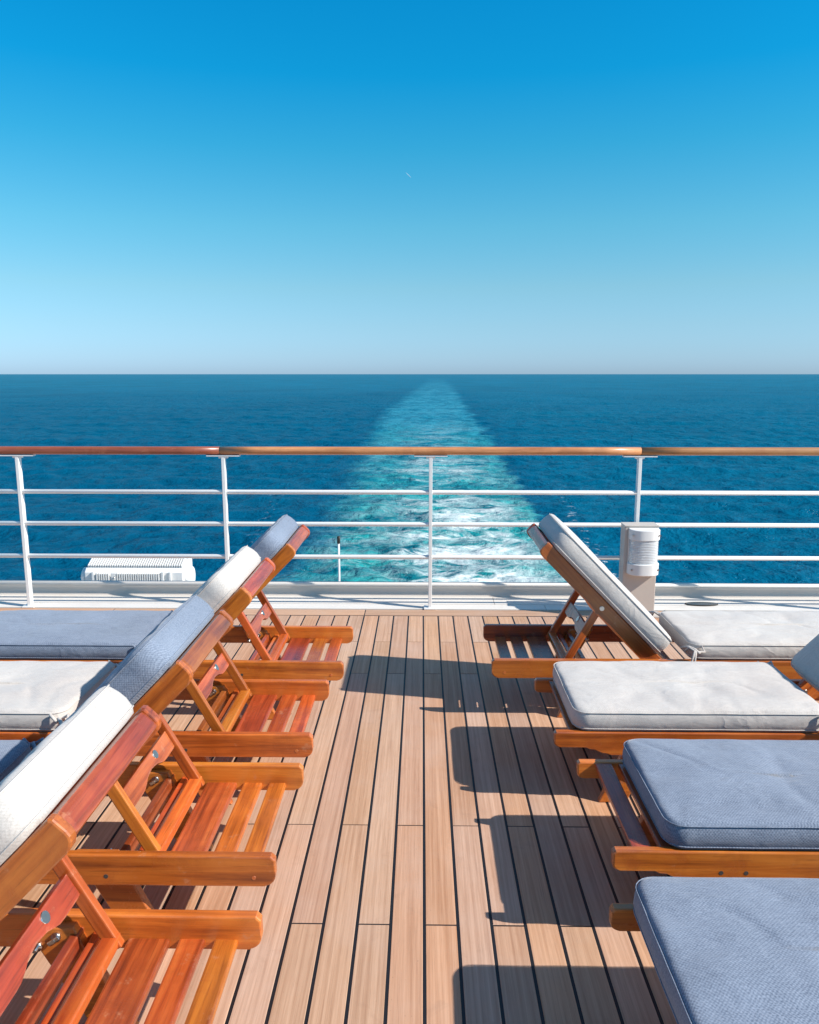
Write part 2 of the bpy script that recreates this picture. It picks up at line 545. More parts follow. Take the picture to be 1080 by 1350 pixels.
    core = t.math('MULTIPLY',
                  t.rng(t.math('ABSOLUTE', t.math('SUBTRACT', Xw, t.math('ADD', 4.5, t.math('MULTIPLY', yc, 0.004)))), 2.0, t.math('ADD', 10.0, t.math('MULTIPLY', yc, 0.02)), 1.0, 0.0, True), far)
    fil = t.math('MAXIMUM', rd1, t.math('MULTIPLY', rd2, 0.75))
    f1 = t.math('MULTIPLY', t.math('MULTIPLY', fil, t.rng(t.math('ADD', patch, nearw), 0.40, 0.60)), t.math('ADD', t.math('MULTIPLY', core, 1.08), t.math('MULTIPLY', t.math('MULTIPLY', inside, far), 0.26)))
    pch = t.math('MULTIPLY', t.rng(t.math('ADD', t.math('ADD', patch, nearw), t.math('MULTIPLY', cl2, 0.6)), 0.86, 1.02), core)
    # small breaking crests inside the wake and rare caps outside
    caps = t.noise(mp.outputs[0], 1.3, 3, 0.7)
    near = t.rng(Y, 60, 330, 1.0, 0.0)
    cp = t.math('MULTIPLY', t.rng(caps, 0.69, 0.76), t.math('MULTIPLY', inside, near))
    cp = t.math('MAXIMUM', cp, t.math('MULTIPLY', t.rng(caps, 0.775, 0.80), t.rng(Y, 60, 260, 0.8, 0.0)))
    # thin foam line shed by the hull on either side
    def line(x0, slope, wd):
        d = t.math('ABSOLUTE', t.math('SUBTRACT', Xw, t.math('ADD', x0, t.math('MULTIPLY', Y, slope))))
        return t.math('MULTIPLY', t.rng(d, 0.0, wd, 1.0, 0.0), t.math('MULTIPLY', t.rng(caps, 0.58, 0.66), t.rng(Y, 90, 170, 1.0, 0.0)))
    ln = t.math('MAXIMUM', line(11.5, 0.105, 1.2), t.math('MULTIPLY', line(-14.0, -0.085, 1.0), 0.45))
    foam = t.math('MAXIMUM', t.math('MAXIMUM', f1, pch), t.math('MAXIMUM', cp, ln), clamp=True)
    foam = t.math('MULTIPLY', foam, t.math('MULTIPLY', t.math('GREATER_THAN', Y, 0.0), 0.92))
    col = t.mix(foam, col, (0.80, 0.82, 0.80))
    # ripples
    w1 = t.noise(pos, 0.24, 5, 0.58, 0.3)
    w2 = t.noise(pos, 1.4, 4, 0.62, 0.3)
    hgt = t.math('ADD', t.math('MULTIPLY', w1, 1.6), t.math('MULTIPLY', w2, 0.32))
    bn = t.node('ShaderNodeBump')
    bn.inputs['Distance'].default_value = 1.0
    t.put(bn.inputs['Strength'], t.math('SUBTRACT', 0.95, t.math('MULTIPLY', foam, 0.75)))
    t.put(bn.inputs['Height'], hgt)
    nr = bn.outputs[0]
    # rough open water mirrors little of the low sky: wave faces hide each other at grazing angles
    fr = t.node('ShaderNodeFresnel')
    fr.inputs['IOR'].default_value = 1.33
    t.put(fr.inputs['Normal'], nr)
    fac = t.math('MULTIPLY', t.math('MINIMUM', t.math('MULTIPLY', fr.outputs[0], 0.30), 0.22), t.math('SUBTRACT', 1.0, t.math('MULTIPLY', foam, 0.9)))
    df = t.node('ShaderNodeBsdfDiffuse')
    t.put(df.inputs['Color'], col)
    t.put(df.inputs['Normal'], nr)
    gl = t.node('ShaderNodeBsdfGlossy')
    gl.inputs['Roughness'].default_value = 0.16
    t.put(gl.inputs['Normal'], nr)
    mx = t.node('ShaderNodeMixShader')
    t.put(mx.inputs[0], fac)
    t.l.new(df.outputs[0], mx.inputs[1])
    t.l.new(gl.outputs[0], mx.inputs[2])
    return t.done(mx)

sea = build_sea()
sea.data.materials.append(mat_sea())
tag(sea, kind='structure')

# ------------------------------------------------------------------ ship: hull block, deck, ledge, coaming
bm = bmesh.new()
add_box(bm, 0, -33.3, -10.45, 27.0, 80.0, 20.4)
hull = mesh_obj('ship_hull', bm, M['hull'])
tag(hull, kind='structure')

DX = 3.42                                        # half width of the planked part that is built plank by plank
PW = 0.1004
bm = bmesh.new()
add_box(bm, 0, -7.3, -0.1268, 13.0, 25.2, 0.25)   # caulked bed, top 3 mm under the planks
deck = mesh_obj('deck', bm, M['caulk'])
tag(deck, kind='structure')

plank_cache = {}
def plank_mesh(length, width=PW, seam=0.0092):
    k = (round(length, 3), round(width, 3))
    if k not in plank_cache:
        bm = box_bm(length - 0.006, width - seam, 0.03, 0.0)
        ed = [e for e in bm.edges if all(v.co.z > 0 for v in e.verts)]
        bmesh.ops.bevel(bm, geom=ed, offset=0.0012, segments=1, affect='EDGES')
        me = bpy.data.meshes.new('plank')
        bmesh.ops.recalc_face_normals(bm, faces=bm.faces)
        bm.to_mesh(me)
        bm.free()
        me.materials.append(M['plank'])
        plank_cache[k] = me
    return plank_cache[k]

rp = random.Random(11)
ncol = int(DX / PW)
for k in range(-ncol, ncol):
    cuts = [0.635, 2.635, 4.635, 5.160] if k % 2 else [0.109, 2.109, 4.113, 5.160]
    for a, b in zip(cuts[:-1], cuts[1:]):
        p = bpy.data.objects.new('plank', plank_mesh(b - a))
        link(p, deck)
        p.location = (0.010 + (k + 0.5) * PW, (a + b) / 2, -0.015 + rp.uniform(-0.0008, 0.0004))
        p.rotation_euler = (rp.uniform(-0.004, 0.004) * 0.1, 0, R(90))
# the rest of the planking, behind the camera and out of frame
bm = bmesh.new()
for k in range(-64, 64):
    y1 = 0.109 if k % 2 == 0 else 0.635
    if k < -ncol or k >= ncol:
        y1 = 5.160
    y0 = -19.8
    add_box(bm, 0.010 + (k + 0.5) * PW, (y0 + y1) / 2, -0.0155, PW - 0.0072, y1 - y0 - 0.006, 0.03)
rest = mesh_obj('planking', bm, M['plank'], deck)
rest['kind'] = 'stuff'
# margin boards across the ends of the planks
for a, b in ((-6.2, -3.9), (-3.9, -2.15), (-2.15, -0.392), (-0.392, 1.55), (1.55, 3.4), (3.4, 6.2)):
    p = bpy.data.objects.new('margin_board', plank_mesh(b - a, 0.138))
    link(p, deck)
    p.location = ((a + b) / 2, 5.236, -0.015)

# white painted waterway of four boards, then a coaming with a rolled lip
bm = bmesh.new()
add_box(bm, 0, 5.474, -0.133, 13.0, 0.320, 0.24)
ledge = mesh_obj('waterway', bm, M['coaming'])
tag(ledge, kind='structure')
ledge_ends = [(-6.3, -3.1), (-3.1, 0.52), (0.52, 3.4), (3.4, 6.3)]
yy = [5.314, 5.430, 5.634]
for i in range(2):
    for a, b in ledge_ends:
        sh = 0.0 if i % 2 else 0.35
        bm = box_bm(b - a - 0.003, yy[i + 1] - yy[i] - 0.004, 0.02, 0.0015)
        mesh_obj('painted_board', bm, M['ledge'], ledge, ((a + b) / 2 + sh, (yy[i] + yy[i + 1]) / 2, -0.008 + 0.002 * i))
cv = [(-0.040 + 0.040 * math.sin(R(15 * k)), 0.042 - 0.040 * math.cos(R(15 * k))) for k in range(7)]      # cove at the foot
bm = prism_bm([(0.0, -0.249), (0.11, -0.249), (0.11, 0.082), (0.0, 0.082)] + cv[::-1] + [(-0.040, -0.006), (0.0, -0.006)], 13.0, 0.0)
coam = mesh_obj('coaming', bm, M['coaming'], None, (0, 5.640, 0), (0, 0, R(90)))
tag(coam, kind='structure')
mesh_obj('lip', tube_bm([(0.012, -6.5, 0.086), (0.012, 6.5, 0.086)], 0.017, 12), M['ledge'], coam)

# ------------------------------------------------------------------ railing
RY = 5.335
rail = empty('railing', (0, RY, 0))
tag(rail, 'white steel stern railing with three bars and varnished wooden handrail', 'railing')
post_x = [0.058 + 1.4115 * k for k in range(-4, 5)]
HX = post_x[-1] + 0.35
post_me = None
for x in post_x:
    if post_me is None:
        bm = bmesh.new()
        add_box(bm, 0, 0, 0.538, 0.024, 0.044, 1.068, 0.003)
        o = mesh_obj('post', bm, M['white'], rail, (x, 0, 0))
        post_me = o.data
        bm = bmesh.new()
        add_box(bm, 0, 0, 0.007, 0.085, 0.085, 0.010, 0.002)
        fo = mesh_obj('foot_plate', bm, M['white'], o)
        bm = bmesh.new()
        add_box(bm, 0, 0, 1.0735, 0.225, 0.050, 0.010, 0.002)
        add_box(bm, 0, 0, 1.062, 0.060, 0.034, 0.013, 0.002)
        bo = mesh_obj('handrail_bracket', bm, M['white'], o)
        fm, bme = fo.data, bo.data
    else:
        o = mesh_obj('post', post_me, None, rail, (x, 0, 0))
        mesh_obj('foot_plate', fm, None, o)
        mesh_obj('handrail_bracket', bme, None, o)
for z in (0.823, 0.600, 0.369):
    mesh_obj('bar', tube_bm([(-HX, 0, 0), (HX, 0, 0)], 0.0155, 12), M['white'], rail, (0, 0, z))
def handrail_bm(a, b):
    # flattened oval section, slightly crowned
    pts = []
    for k in range(16):
        an = 2 * math.pi * k / 16
        c, s_ = math.cos(an), math.sin(an)
        pts.append((0.034 * math.copysign(abs(c) ** 0.75, c), 0.028 * math.copysign(abs(s_) ** 0.8, s_)))
    bm = bmesh.new()
    n = max(2, int((b - a) / 0.25))
    rings = [[bm.verts.new((a + (b - a) * i / n, p, q)) for p, q in pts] for i in range(n + 1)]
    for r0, r1 in zip(rings[:-1], rings[1:]):
        for k in range(16):
            f = bm.faces.new((r0[k], r0[(k + 1) % 16], r1[(k + 1) % 16], r1[k]))
            f.smooth = True
    bm.faces.new(rings[0])
    bm.faces.new(rings[-1])
    return bm
for a, b, m in ((-HX, -4.3, 'handrail'), (-4.297, -1.375, 'handrail_dark'), (-1.372, 1.472, 'handrail'), (1.475, 4.2, 'handrail'), (4.203, HX, 'handrail')):
    hr = mesh_obj('handrail', handrail_bm(a, b), M[m], rail, (0, 0, 1.1065))
    if m == 'handrail_dark':
        hr['label'] = 'darker reddish length of the wooden handrail'

# ------------------------------------------------------------------ post lamp by the railing
lamp = empty('post_lamp', (1.459, 5.215, 0.0))
tag(lamp, 'beige box post with a white half-round lamp in front of the railing', 'lamp')
bm = bmesh.new()
add_box(bm, 0, 0, 0.312, 0.222, 0.115, 0.62, 0.006)
mesh_obj('column', bm, M['beige'], lamp)
bm = bmesh.new()
add_box(bm, 0, 0, 0.627, 0.228, 0.121, 0.009, 0.002)
mesh_obj('top_plate', bm, M['beige'], lamp)
bm = bmesh.new()
add_box(bm, 0, 0, 0.006, 0.29, 0.165, 0.012, 0.002)
mesh_obj('base_plate', bm, M['beige'], lamp)
bm = bmesh.new()
add_box(bm, 0.012, -0.061, 0.46, 0.196, 0.012, 0.31, 0.003)
mesh_obj('back_plate', bm, M['lampcap'], lamp)
def half_round(z0, z1, w_, d_, rings=1, amp=0.0, bev=0.006, y0=-0.064, cx=0.012):
    bm = bmesh.new()
    n = 28
    prof = []
    if rings == 1:
        prof = [(z0, -bev), (z0 + bev, 0.0), (z1 - bev, 0.0), (z1, -bev)]
    else:
        for i in range(rings * 4 + 1):
            prof.append((z0 + (z1 - z0) * i / (rings * 4), amp * math.sin(i * math.pi / 2)))
    loops = []
    for z, o in prof:
        lp = []
        for k in range(n + 1):
            an = math.pi * k / n
            c, s_ = math.cos(an), math.sin(an)
            lp.append(bm.verts.new((cx + (w_ + o) * math.copysign(abs(c) ** 0.8, c), y0 - (d_ + o) * abs(s_) ** 0.8, z)))
        loops.append(lp)
    for a, b in zip(loops[:-1], loops[1:]):
        for k in range(n):
            f = bm.faces.new((a[k], a[k + 1], b[k + 1], b[k]))
            f.smooth = True
        bm.faces.new((a[n], a[0], b[0], b[n]))
    bm.faces.new(loops[0])
    bm.faces.new(list(reversed(loops[-1])))
    return bm
for nm, z0_, z1_, w_, d_ in (('upper_cap', 0.543, 0.612, 0.101, 0.088), ('lower_cap', 0.308, 0.384, 0.103, 0.092)):
    cp_ = mesh_obj(nm, half_round(z0_, z1_, w_, d_, bev=0.003), M['lampcap'], lamp)
    cp_.data.shade_smooth()
    cp_.data.set_sharp_from_angle(angle=R(35))
    for sx_ in (-0.075, 0.099):
        zc_ = (z0_ + z1_) / 2
        mesh_obj('screw', tube_bm([(sx_, -0.064 - 0.060, zc_), (sx_, -0.064 - 0.071, zc_)], 0.006, 10), M['steel'], cp_)
mesh_obj('diffuser', half_round(0.382, 0.545, 0.094, 0.082, 15, 0.0014), M['diffuser'], lamp)

# ------------------------------------------------------------------ scupper grate in the waterway
gr = empty('scupper_grate', (1.992, 5.452, 0.0))
tag(gr, 'small dark oval drain grate let into the white waterway', 'drain grate')
bm = bmesh.new()
ring = [bm.verts.new((0.112 * math.cos(a), 0.038 * math.sin(a), 0.0075)) for a in [2 * math.pi * k / 40 for k in range(40)]]
bm.faces.new(ring)
mesh_obj('recess', bm, M['black_hole'], gr)
bm = bmesh.new()
add_tube(bm, [(0.114 * math.cos(2 * math.pi * k / 40), 0.040 * math.sin(2 * math.pi * k / 40), 0.007) for k in range(40)], 0.004, 6, True)
mesh_obj('rim', bm, M['dark_metal'], gr, smooth=True)
bm = bmesh.new()
for k in range(-9, 10):
    x = k * 0.0115
    hy = 0.038 * math.sqrt(max(0.02, 1 - (x / 0.112) ** 2))
    add_box(bm, x, 0, 0.0095, 0.0065, 2 * hy, 0.003)
for y in (-0.018, 0.0, 0.018):
    hx = 0.11 * math.sqrt(1 - (y / 0.04) ** 2)
    add_box(bm, 0, y, 0.0105, 2 * hx, 0.004, 0.0022)
mesh_obj('mesh', bm, M['steel'], gr)['kind'] = 'stuff'

# ------------------------------------------------------------------ ribbed housing and staff outside the coaming
hb = empty('ribbed_housing', (-2.335, 6.30, -0.28))
tag(hb, 'white ribbed metal floodlight housing mounted outside the coaming', 'housing')
bm = prism_bm([(-0.13, 0.10), (0.15, 0.10), (0.15, 0.385), (0.02, 0.392), (-0.085, 0.345), (-0.13, 0.315)], 0.80, 0.006)
body = mesh_obj('body', bm, M['white'], hb, (0, 0, 0), (0, 0, R(90)))
bm = bmesh.new()
for k in range(28):
    x = -0.290 + 0.0185 * k
    if 6 <= k <= 8:
        continue
    add_box(bm, x, -0.142, 0.215, 0.0085, 0.030, 0.20)
fr = mesh_obj('front_fins', bm, M['white'], hb)
fr['kind'] = 'stuff'
bm = bmesh.new()
tl = Matrix.Rotation(R(24), 3, 'X')
for k in range(40):
    x = -0.380 + 0.0195 * k
    add_box(bm, x, -0.030, 0.380, 0.008, 0.130, 0.030, 0, tl)
tf = mesh_obj('top_fins', bm, M['white'], hb)
tf['kind'] = 'stuff'
bm = bmesh.new()
add_box(bm, -0.154, -0.148, 0.22, 0.042, 0.012, 0.19, 0.003)
la = mesh_obj('latch', bm, M['lampcap'], hb)
mesh_obj('latch_handle', tube_bm([(-0.165, -0.158, 0.25), (-0.150, -0.172, 0.27), (-0.145, -0.16, 0.29)], 0.006, 8), M['steel'], la)
for x in (-0.325, 0.24, 0.30):
    bm = bmesh.new()
    add_box(bm, x, -0.142, 0.22, 0.020, 0.018, 0.21, 0.003)
    mesh_obj('bracket', bm, M['white'], hb)
mesh_obj('pivot', tube_bm([(-0.47, 0, 0.25), (-0.455, 0, 0.25), (-0.455, 0, 0.25), (-0.395, 0, 0.25)], [0.045, 0.052, 0.075, 0.085], 20), M['white'], hb)
mesh_obj('pivot', tube_bm([(0.395, 0, 0.25), (0.44, 0, 0.25)], [0.09, 0.085], 20), M['white'], hb)
mesh_obj('knob', tube_bm([(-0.43, -0.10, 0.21), (-0.36, -0.10, 0.21)], [0.03, 0.036], 14), M['dark_metal'], hb)
mesh_obj('cable_gland', tube_bm([(0.335, -0.13, 0.22), (0.335, -0.17, 0.22), (0.335, -0.185, 0.10)], [0.018, 0.016, 0.012], 10), M['dark_metal'], hb)
for x in (-0.34, 0.34):
    bm = bmesh.new()
    add_box(bm, x, 0, 0.070, 0.05, 0.18, 0.08, 0.004)
    mesh_obj('foot', bm, M['white'], hb)

st = empty('signal_staff', (-0.672, 6.22, -0.25))
tag(st, 'thin white staff with a dark tip standing outside the coaming', 'staff')
mesh_obj('pole', tube_bm([(0, 0, 0), (0, 0, 0.525)], [0.0095, 0.0085], 12), M['white'], st)
mesh_obj('tip', tube_bm([(0, 0, 0.522), (0, 0, 0.53), (0, 0, 0.578), (0, 0, 0.582)], [0.011, 0.0135, 0.0135, 0.009], 12), M['dark_metal'], st)
mesh_obj('socket', tube_bm([(0, 0, 0), (0, 0, 0.03)], [0.03, 0.022], 14), M['white'], st)

# ------------------------------------------------------------------ loungers
LL, HW, ZT = 1.95, 0.272, 0.300          # length, half width over the rails, top of the rails
TH = 0.028
HINGE = (0.785, 0.262)
BANG = R(45.6)
BLEN = 0.80
SW = 0.232                               # half distance of the backrest stiles

def rail_outline():
    p = [(0.0, ZT - 0.012), (0.0, 0.240)]
    p += arc(0.030, 0.240, 0.030, 180, 270, 5)[1:]                    # rounded lower corner at the head
    x0, x1 = LL - 0.215, LL - 0.120                                    # scooped underside at the foot
    for i in range(7):
        u = i / 6
        p.append((x0 + (x1 - x0) * u, 0.210 + 0.030 * (3 * u * u - 2 * u ** 3)))
    p += [(LL - 0.022, 0.240)] + arc(LL - 0.018, 0.258, 0.018, -90, 0, 4)[1:]
    p += [(LL, ZT - 0.008), (LL - 0.008, ZT), (0.012, ZT)]
    return p

def build_lounger():
    root = empty('sun_lounger')
    def board(name, lx, ly, lz, loc, rot=(0, 0, 0), m='wood', bev=0.004, parent=root):
        return mesh_obj(name, box_bm(lx, ly, lz, bev), M[m], parent, loc, rot)
    for s in (-1, 1):
        rl = mesh_obj('side_rail', prism_bm(rail_outline(), TH, 0.005), M['wood' if s > 0 else 'wood_pale'], root, (0, s * (HW - TH / 2), 0))
        for hx in (0.475, LL - 0.375, LL - 0.305):                     # sunk screw holes
            for q in (-1, 1):
                bm = tube_bm([(hx, q * TH / 2 - 0.004 * q, 0.236), (hx, q * (TH / 2 + 0.0006), 0.236)], 0.0065, 12)
                mesh_obj('screw_hole', bm, M['black_hole'], rl)
        bm = tube_bm([(0.06, s * (TH / 2 - 0.003), 0.236), (0.06, s * (TH / 2 + 0.001), 0.236)], 0.006, 12)
        mesh_obj('wood_plug', bm, M['wood_pale'], rl)
    inner = 2 * (HW - TH)
    q = R(90)
    # three slats on the head end, set low between the rails
    for xc, wd, m in ((0.087, 0.058, 'wood'), (0.172, 0.064, 'wood'), (0.279, 0.104, 'wood_red')):
        board('slat', inner + 0.006, wd, 0.020, (xc, 0, 0.228), (0, 0, q), m, 0.006)
    board('stop_batten', inner + 0.006, 0.022, 0.050, (0.452, 0, 0.243), (0, 0, q), 'wood_red')
    board('stop_batten', inner + 0.006, 0.022, 0.040, (0.405, 0, 0.236), (0, 0, q), 'wood')
    board('cross_bar', inner + 0.006, 0.030, 0.050, (0.86, 0, 0.237), (0, 0, q), 'wood_red')
    # seat slats up to the foot
    xs = LL - 0.088
    i = 0
    while xs > 0.93:
        board('slat', inner + 0.006, 0.056, 0.018, (xs, 0, 0.287), (0, 0, q), 'wood' if i % 3 else 'wood_red', 0.004)
        xs -= 0.0795
        i += 1
    # legs: wide boards inside the rails, raked, with bolt and wing nut
    for s in (-1, 1):
        for (xt, xb, m) in ((0.515, 0.370, 'wood_pale'), (LL - 0.36, LL - 0.235, 'wood')):
            pts = [(xt - 0.060, 0.285), (xt + 0.060, 0.285), (xb + 0.052, 0.0), (xb - 0.052, 0.0)]
            y = s * (HW - TH - 0.0135)
            lg = mesh_obj('leg', prism_bm(pts, 0.028, 0.004), M[m], root, (0, y, 0))
            for dx, zz in ((-0.018, 0.262), (0.030, 0.235)):
                bm = tube_bm([(xt + dx, -s * y, zz) for y in (0.012, 0.020, 0.0201, 0.034)], [0.012, 0.012, 0.0055, 0.005], 12)
                mesh_obj('bolt', bm, M['steel'], lg)
            mesh_obj('wing_nut', box_bm(0.034, 0.006, 0.011, 0.002), M['steel'], lg, (xt - 0.018, -s * 0.030, 0.262), (0, R(35), 0))
    # backrest
    dx, dz = -math.cos(BANG), math.sin(BANG)
    def bp(t, n=0.0):                                                   # point along the stile, n square to it (up the front)
        return (HINGE[0] + dx * t + dz * n, HINGE[1] + dz * t - dx * n)
    rotb = (0, BANG + math.pi, 0)
    stile = [(-0.03, -0.034), (0.0, -0.037), (BLEN * 0.55, -0.037), (BLEN * 0.60, -0.030), (BLEN - 0.03, -0.030)]
    stile += arc(BLEN - 0.028, -0.002, 0.028, -90, 0, 4)[1:] + [(BLEN, 0.030), (BLEN - 0.006, 0.037), (-0.03, 0.037)]
    frame_z = []
    for s in (-1, 1):
        # local x runs up the stile, local z out of its front face
        o = mesh_obj('backrest_stile', prism_bm(stile, 0.026, 0.005), M['wood' if s < 0 else 'wood'], root)
        mat = Matrix(((dx, 0, dz, HINGE[0]), (0, 1, 0, 0), (dz, 0, -dx, HINGE[1]), (0, 0, 0, 1)))
        mat = mat @ Matrix.Translation((0, s * SW, 0))
        # keep it a proper rotation: flip y
        fl = Matrix(((dx, 0, dz, HINGE[0]), (0, -1, 0, s * SW), (dz, 0, -dx, HINGE[1]), (0, 0, 0, 1)))
        o.matrix_local = fl
        c = bp(0.395)
        mesh_obj('bolt', tube_bm([(0.395, -0.0195, 0.0), (0.395, 0.0195, 0.0)], 0.011, 14), M['steel'], o)
    def across(name, t, n, wd, th, m, ln=2 * SW - 0.020, bev=0.004):
        c = bp(t, n)
        o = mesh_obj(name, box_bm(ln, wd, th, bev), M[m], root)
        # local x -> world y, local y -> up the back, local z -> front normal
        o.matrix_local = Matrix(((0, dx, dz, c[0]), (1, 0, 0, 0), (0, dz, -dx, c[1]), (0, 0, 0, 1)))
        if o.matrix_local.to_3x3().determinant() < 0:
            o.matrix_local = Matrix(((0, dx, dz, c[0]), (-1, 0, 0, 0), (0, dz, -dx, c[1]), (0, 0, 0, 1)))
        return o
    across('top_rail', BLEN - 0.036, 0.006, 0.066, 0.056, 'wood_red', bev=0.016)
    for k in range(7):
        across('back_slat', 0.09 + 0.092 * k, 0.028, 0.058, 0.016, 'wood')
    # prop: two legs hung on the stiles, a bottom bar and a scalloped tie board
    top, bot = bp(0.395), (0.352, 0.258)
    vx, vz = bot[0] - top[0], bot[1] - top[1]
    ln = math.hypot(vx, vz)
    pa = math.atan2(-vz, vx)                                            # rotation about y that takes +x to the leg
    for s in (-1, 1):
        y = s * (SW - 0.026)
        mid = ((top[0] + bot[0]) / 2, y, (top[1] + bot[1]) / 2)
        board('prop_leg', ln + 0.035, 0.024, 0.036, mid, (0, pa, 0), 'wood_pale' if s > 0 else 'wood', 0.004)
    board('prop_bar', 2 * SW - 0.03, 0.040, 0.030, (0.357, 0, 0.262), (R(0), 0, q), 'wood_pale', 0.005)
    tcx, tcz = top[0] + vx * 0.44, top[1] + vz * 0.44
    half = SW - 0.039
    pl = [(-half, 0.031), (-half, -0.031)]
    for i in range(17):
        u = -1 + 2 * i / 16
        d = 0.0
        if abs(u) < 0.5:
            d = 0.026 * (0.5 + 0.5 * math.cos(u * 2 * math.pi)) ** 0.6
        pl.append((half * 0.92 * u, -0.031 + d))
    pl += [(half, -0.031), (half, 0.031)]
    tie = mesh_obj('tie_board', prism_bm(pl, 0.018, 0.003), M['wood_red'], root)
    ux, uz = vx / ln, vz / ln
    tm = Matrix(((0, uz, -ux, tcx), (1, 0, 0, 0), (0, -ux, -uz, tcz), (0, 0, 0, 1)))
    if tm.to_3x3().determinant() < 0:
        tm = Matrix(((0, uz, -ux, tcx), (-1, 0, 0, 0), (0, -ux, -uz, tcz), (0, 0, 0, 1)))
    tie.matrix_local = tm
    mesh_obj('bolt_head', tube_bm([(-0.06, -0.012, 0.012), (-0.06, 0.012, 0.012)], 0.014, 16), M['steel'], tie)
    # hinge pin
    for s in (-1, 1):
        bm = tube_bm([(HINGE[0], s * (SW - 0.02), HINGE[1]), (HINGE[0], s * (HW - 0.006), HINGE[1])], 0.010, 12)
        mesh_obj('hinge_pin', bm, M['steel'], root)
    return root

# ------------------------------------------------------------------ cushions
def pad_bm(lx, ly, lz, seed, rc=0.055, crown=0.012, wrinkle=0.0055, dents=()):
    """soft box pad, x from 0 to lx, y centred, z from 0 to lz"""
    bm = bmesh.new()
    hx, hy = lx / 2, ly / 2
    def outline(d, n=26):
        r = max(rc - d * 0.6, 0.006)
        ax, ay = hx - d - r, hy - d - r
        ax, ay = max(ax, 0.0), max(ay, 0.0)
        pts = []
        ns = [int(n * 1.6), n]
        def seg(p, q_, k):
            return [(p[0] + (q_[0] - p[0]) * i / k, p[1] + (q_[1] - p[1]) * i / k) for i in range(k)]
        def cor(cx, cy, a0):
            return [(cx + r * math.cos(R(a0 + 90 * i / 6)), cy + r * math.sin(R(a0 + 90 * i / 6))) for i in range(6)]
        pts += seg((ax + r, -ay), (ax + r, ay), n)
        pts += cor(ax, ay, 0)
        pts += seg((ax, ay + r), (-ax, ay + r), int(n * 1.7))
        pts += cor(-ax, ay, 90)
        pts += seg((-ax - r, ay), (-ax - r, -ay), n)
        pts += cor(-ax, -ay, 180)
        pts += seg((-ax, -ay - r), (ax, -ay - r), int(n * 1.7))
        pts += cor(ax, -ay, 270)
        return pts
    e = 0.017
    prof = [(0.10, 0.0), (0.03, 0.0), (0.008, 0.003), (0.0, 0.016), (-0.004, lz * 0.4), (-0.003, lz * 0.62), (0.001, lz - 0.015), (0.006, lz - 0.005), (e, lz)]
    dmax = hy - 0.004
    for i in range(1, 13):
        u = i / 12
        prof.append((e + (dmax - e) * u ** 1.25, lz + crown * (1 - (1 - u) ** 2.2)))
    loops = []
    for d, z in prof:
        lp = []
        for x, y in outline(d):
            p = Vector((x * 3.0 + seed * 7.1, y * 3.0 - seed * 3.3, seed * 1.9))
            nz = mnoise.noise(p) * 1.2 + mnoise.noise(p * 3.1) * 0.5
            cr = 1 - min(1, abs(mnoise.noise(Vector((x * 5 + y * 4 + seed, (y * 3 - x * 2) * 1.3, seed * 2.0)))) * 6.0)
            side = min(1.0, max(0.0, d / 0.05))
            zz = z
            if z > lz - 0.006:
                zz += wrinkle * (nz - 0.9 * cr) * (0.35 + 0.65 * side)
                for (px, py, pr_, pd) in dents:
                    dd = math.hypot(x + hx - px, y - py) / pr_
                    if dd < 1:
                        zz -= pd * (1 - dd * dd) ** 2
            bul = 0.0025 * mnoise.noise(Vector((x * 8, y * 8, z * 12 + seed)))
            l_ = math.hypot(x, y) or 1
            lp.append(bm.verts.new((x + hx + bul * x / l_, y + bul * y / l_, zz)))
        loops.append(lp)
    n = len(loops[0])
    for a, b in zip(loops[:-1], loops[1:]):
        for k in range(n):
            f = bm.faces.new((a[k], a[(k + 1) % n], b[(k + 1) % n], b[k]))
            f.smooth = True
    bm.faces.new(list(reversed(loops[0]))).smooth = True
    bm.faces.new(loops[-1]).smooth = True
    ring_top = [v.co.copy() for v in loops[6]]
    ring_bot = [v.co.copy() for v in loops[3]]
    return bm, ring_top, ring_bot

def pad(parent, lx, ly, lz, seed, m, mat=None, name='seat_pad', **kw):
    bm, rt, rb = pad_bm(lx, ly, lz, seed, **kw)
    o = mesh_obj(name, bm, M[m], parent)
    if mat is not None:
        o.matrix_local = mat
    for ring_, dz_ in ((rt, 0.004), (rb, -0.001)):
        pts = [Vector((p.x + (0.001 if p.x > lx / 2 else -0.001), p.y + (0.001 if p.y > 0 else -0.001), p.z + dz_)) for p in ring_]
        mesh_obj('piping', tube_bm(pts, 0.0018, 6, True), M[m], o)
    return o

def tie_knot(parent, m, x, y, z, seed):
    """fabric tape knotted round the frame, two loose ends"""
    r_ = random.Random(seed)
    bm = bmesh.new()
    def tape(pts, wd=0.010, th=0.0025):
        # flattened tube
        b2 = bmesh.new()
        add_tube(b2, pts, wd, 8)
        me = bpy.data.meshes.new('t')
        b2.to_mesh(me)
        b2.free()
        bm.from_mesh(me)
        bpy.data.meshes.remove(me)
    add = lambda a, b, c: (x + a * 1.4, y + b * 1.2, z + c * 1.3)
    tape([add(-0.03, 0.05, 0.0), add(-0.012, 0.02, 0.012), add(0, 0, 0.010), add(0.012, -0.018, 0.0)], 0.007)
    tape([add(0.0, 0.012, 0.004), add(0.022, 0.0, 0.022), add(0.030, -0.014, 0.006), add(0.004, -0.010, 0.002), add(-0.022, -0.008, 0.020), add(-0.026, 0.010, 0.0)], 0.006)
    for k in range(2):
        a = r_.uniform(-0.03, 0.03)
        tape([add(0, -0.008, 0.006), add(a * 0.5, -0.024, 0.002), add(a, -0.030, -0.022), add(a * 1.4, -0.030 + r_.uniform(-0.006, 0.004), -0.048)], [0.006, 0.006, 0.005, 0.004])
    return mesh_obj('tie', bm, M[m], parent, smooth=True)

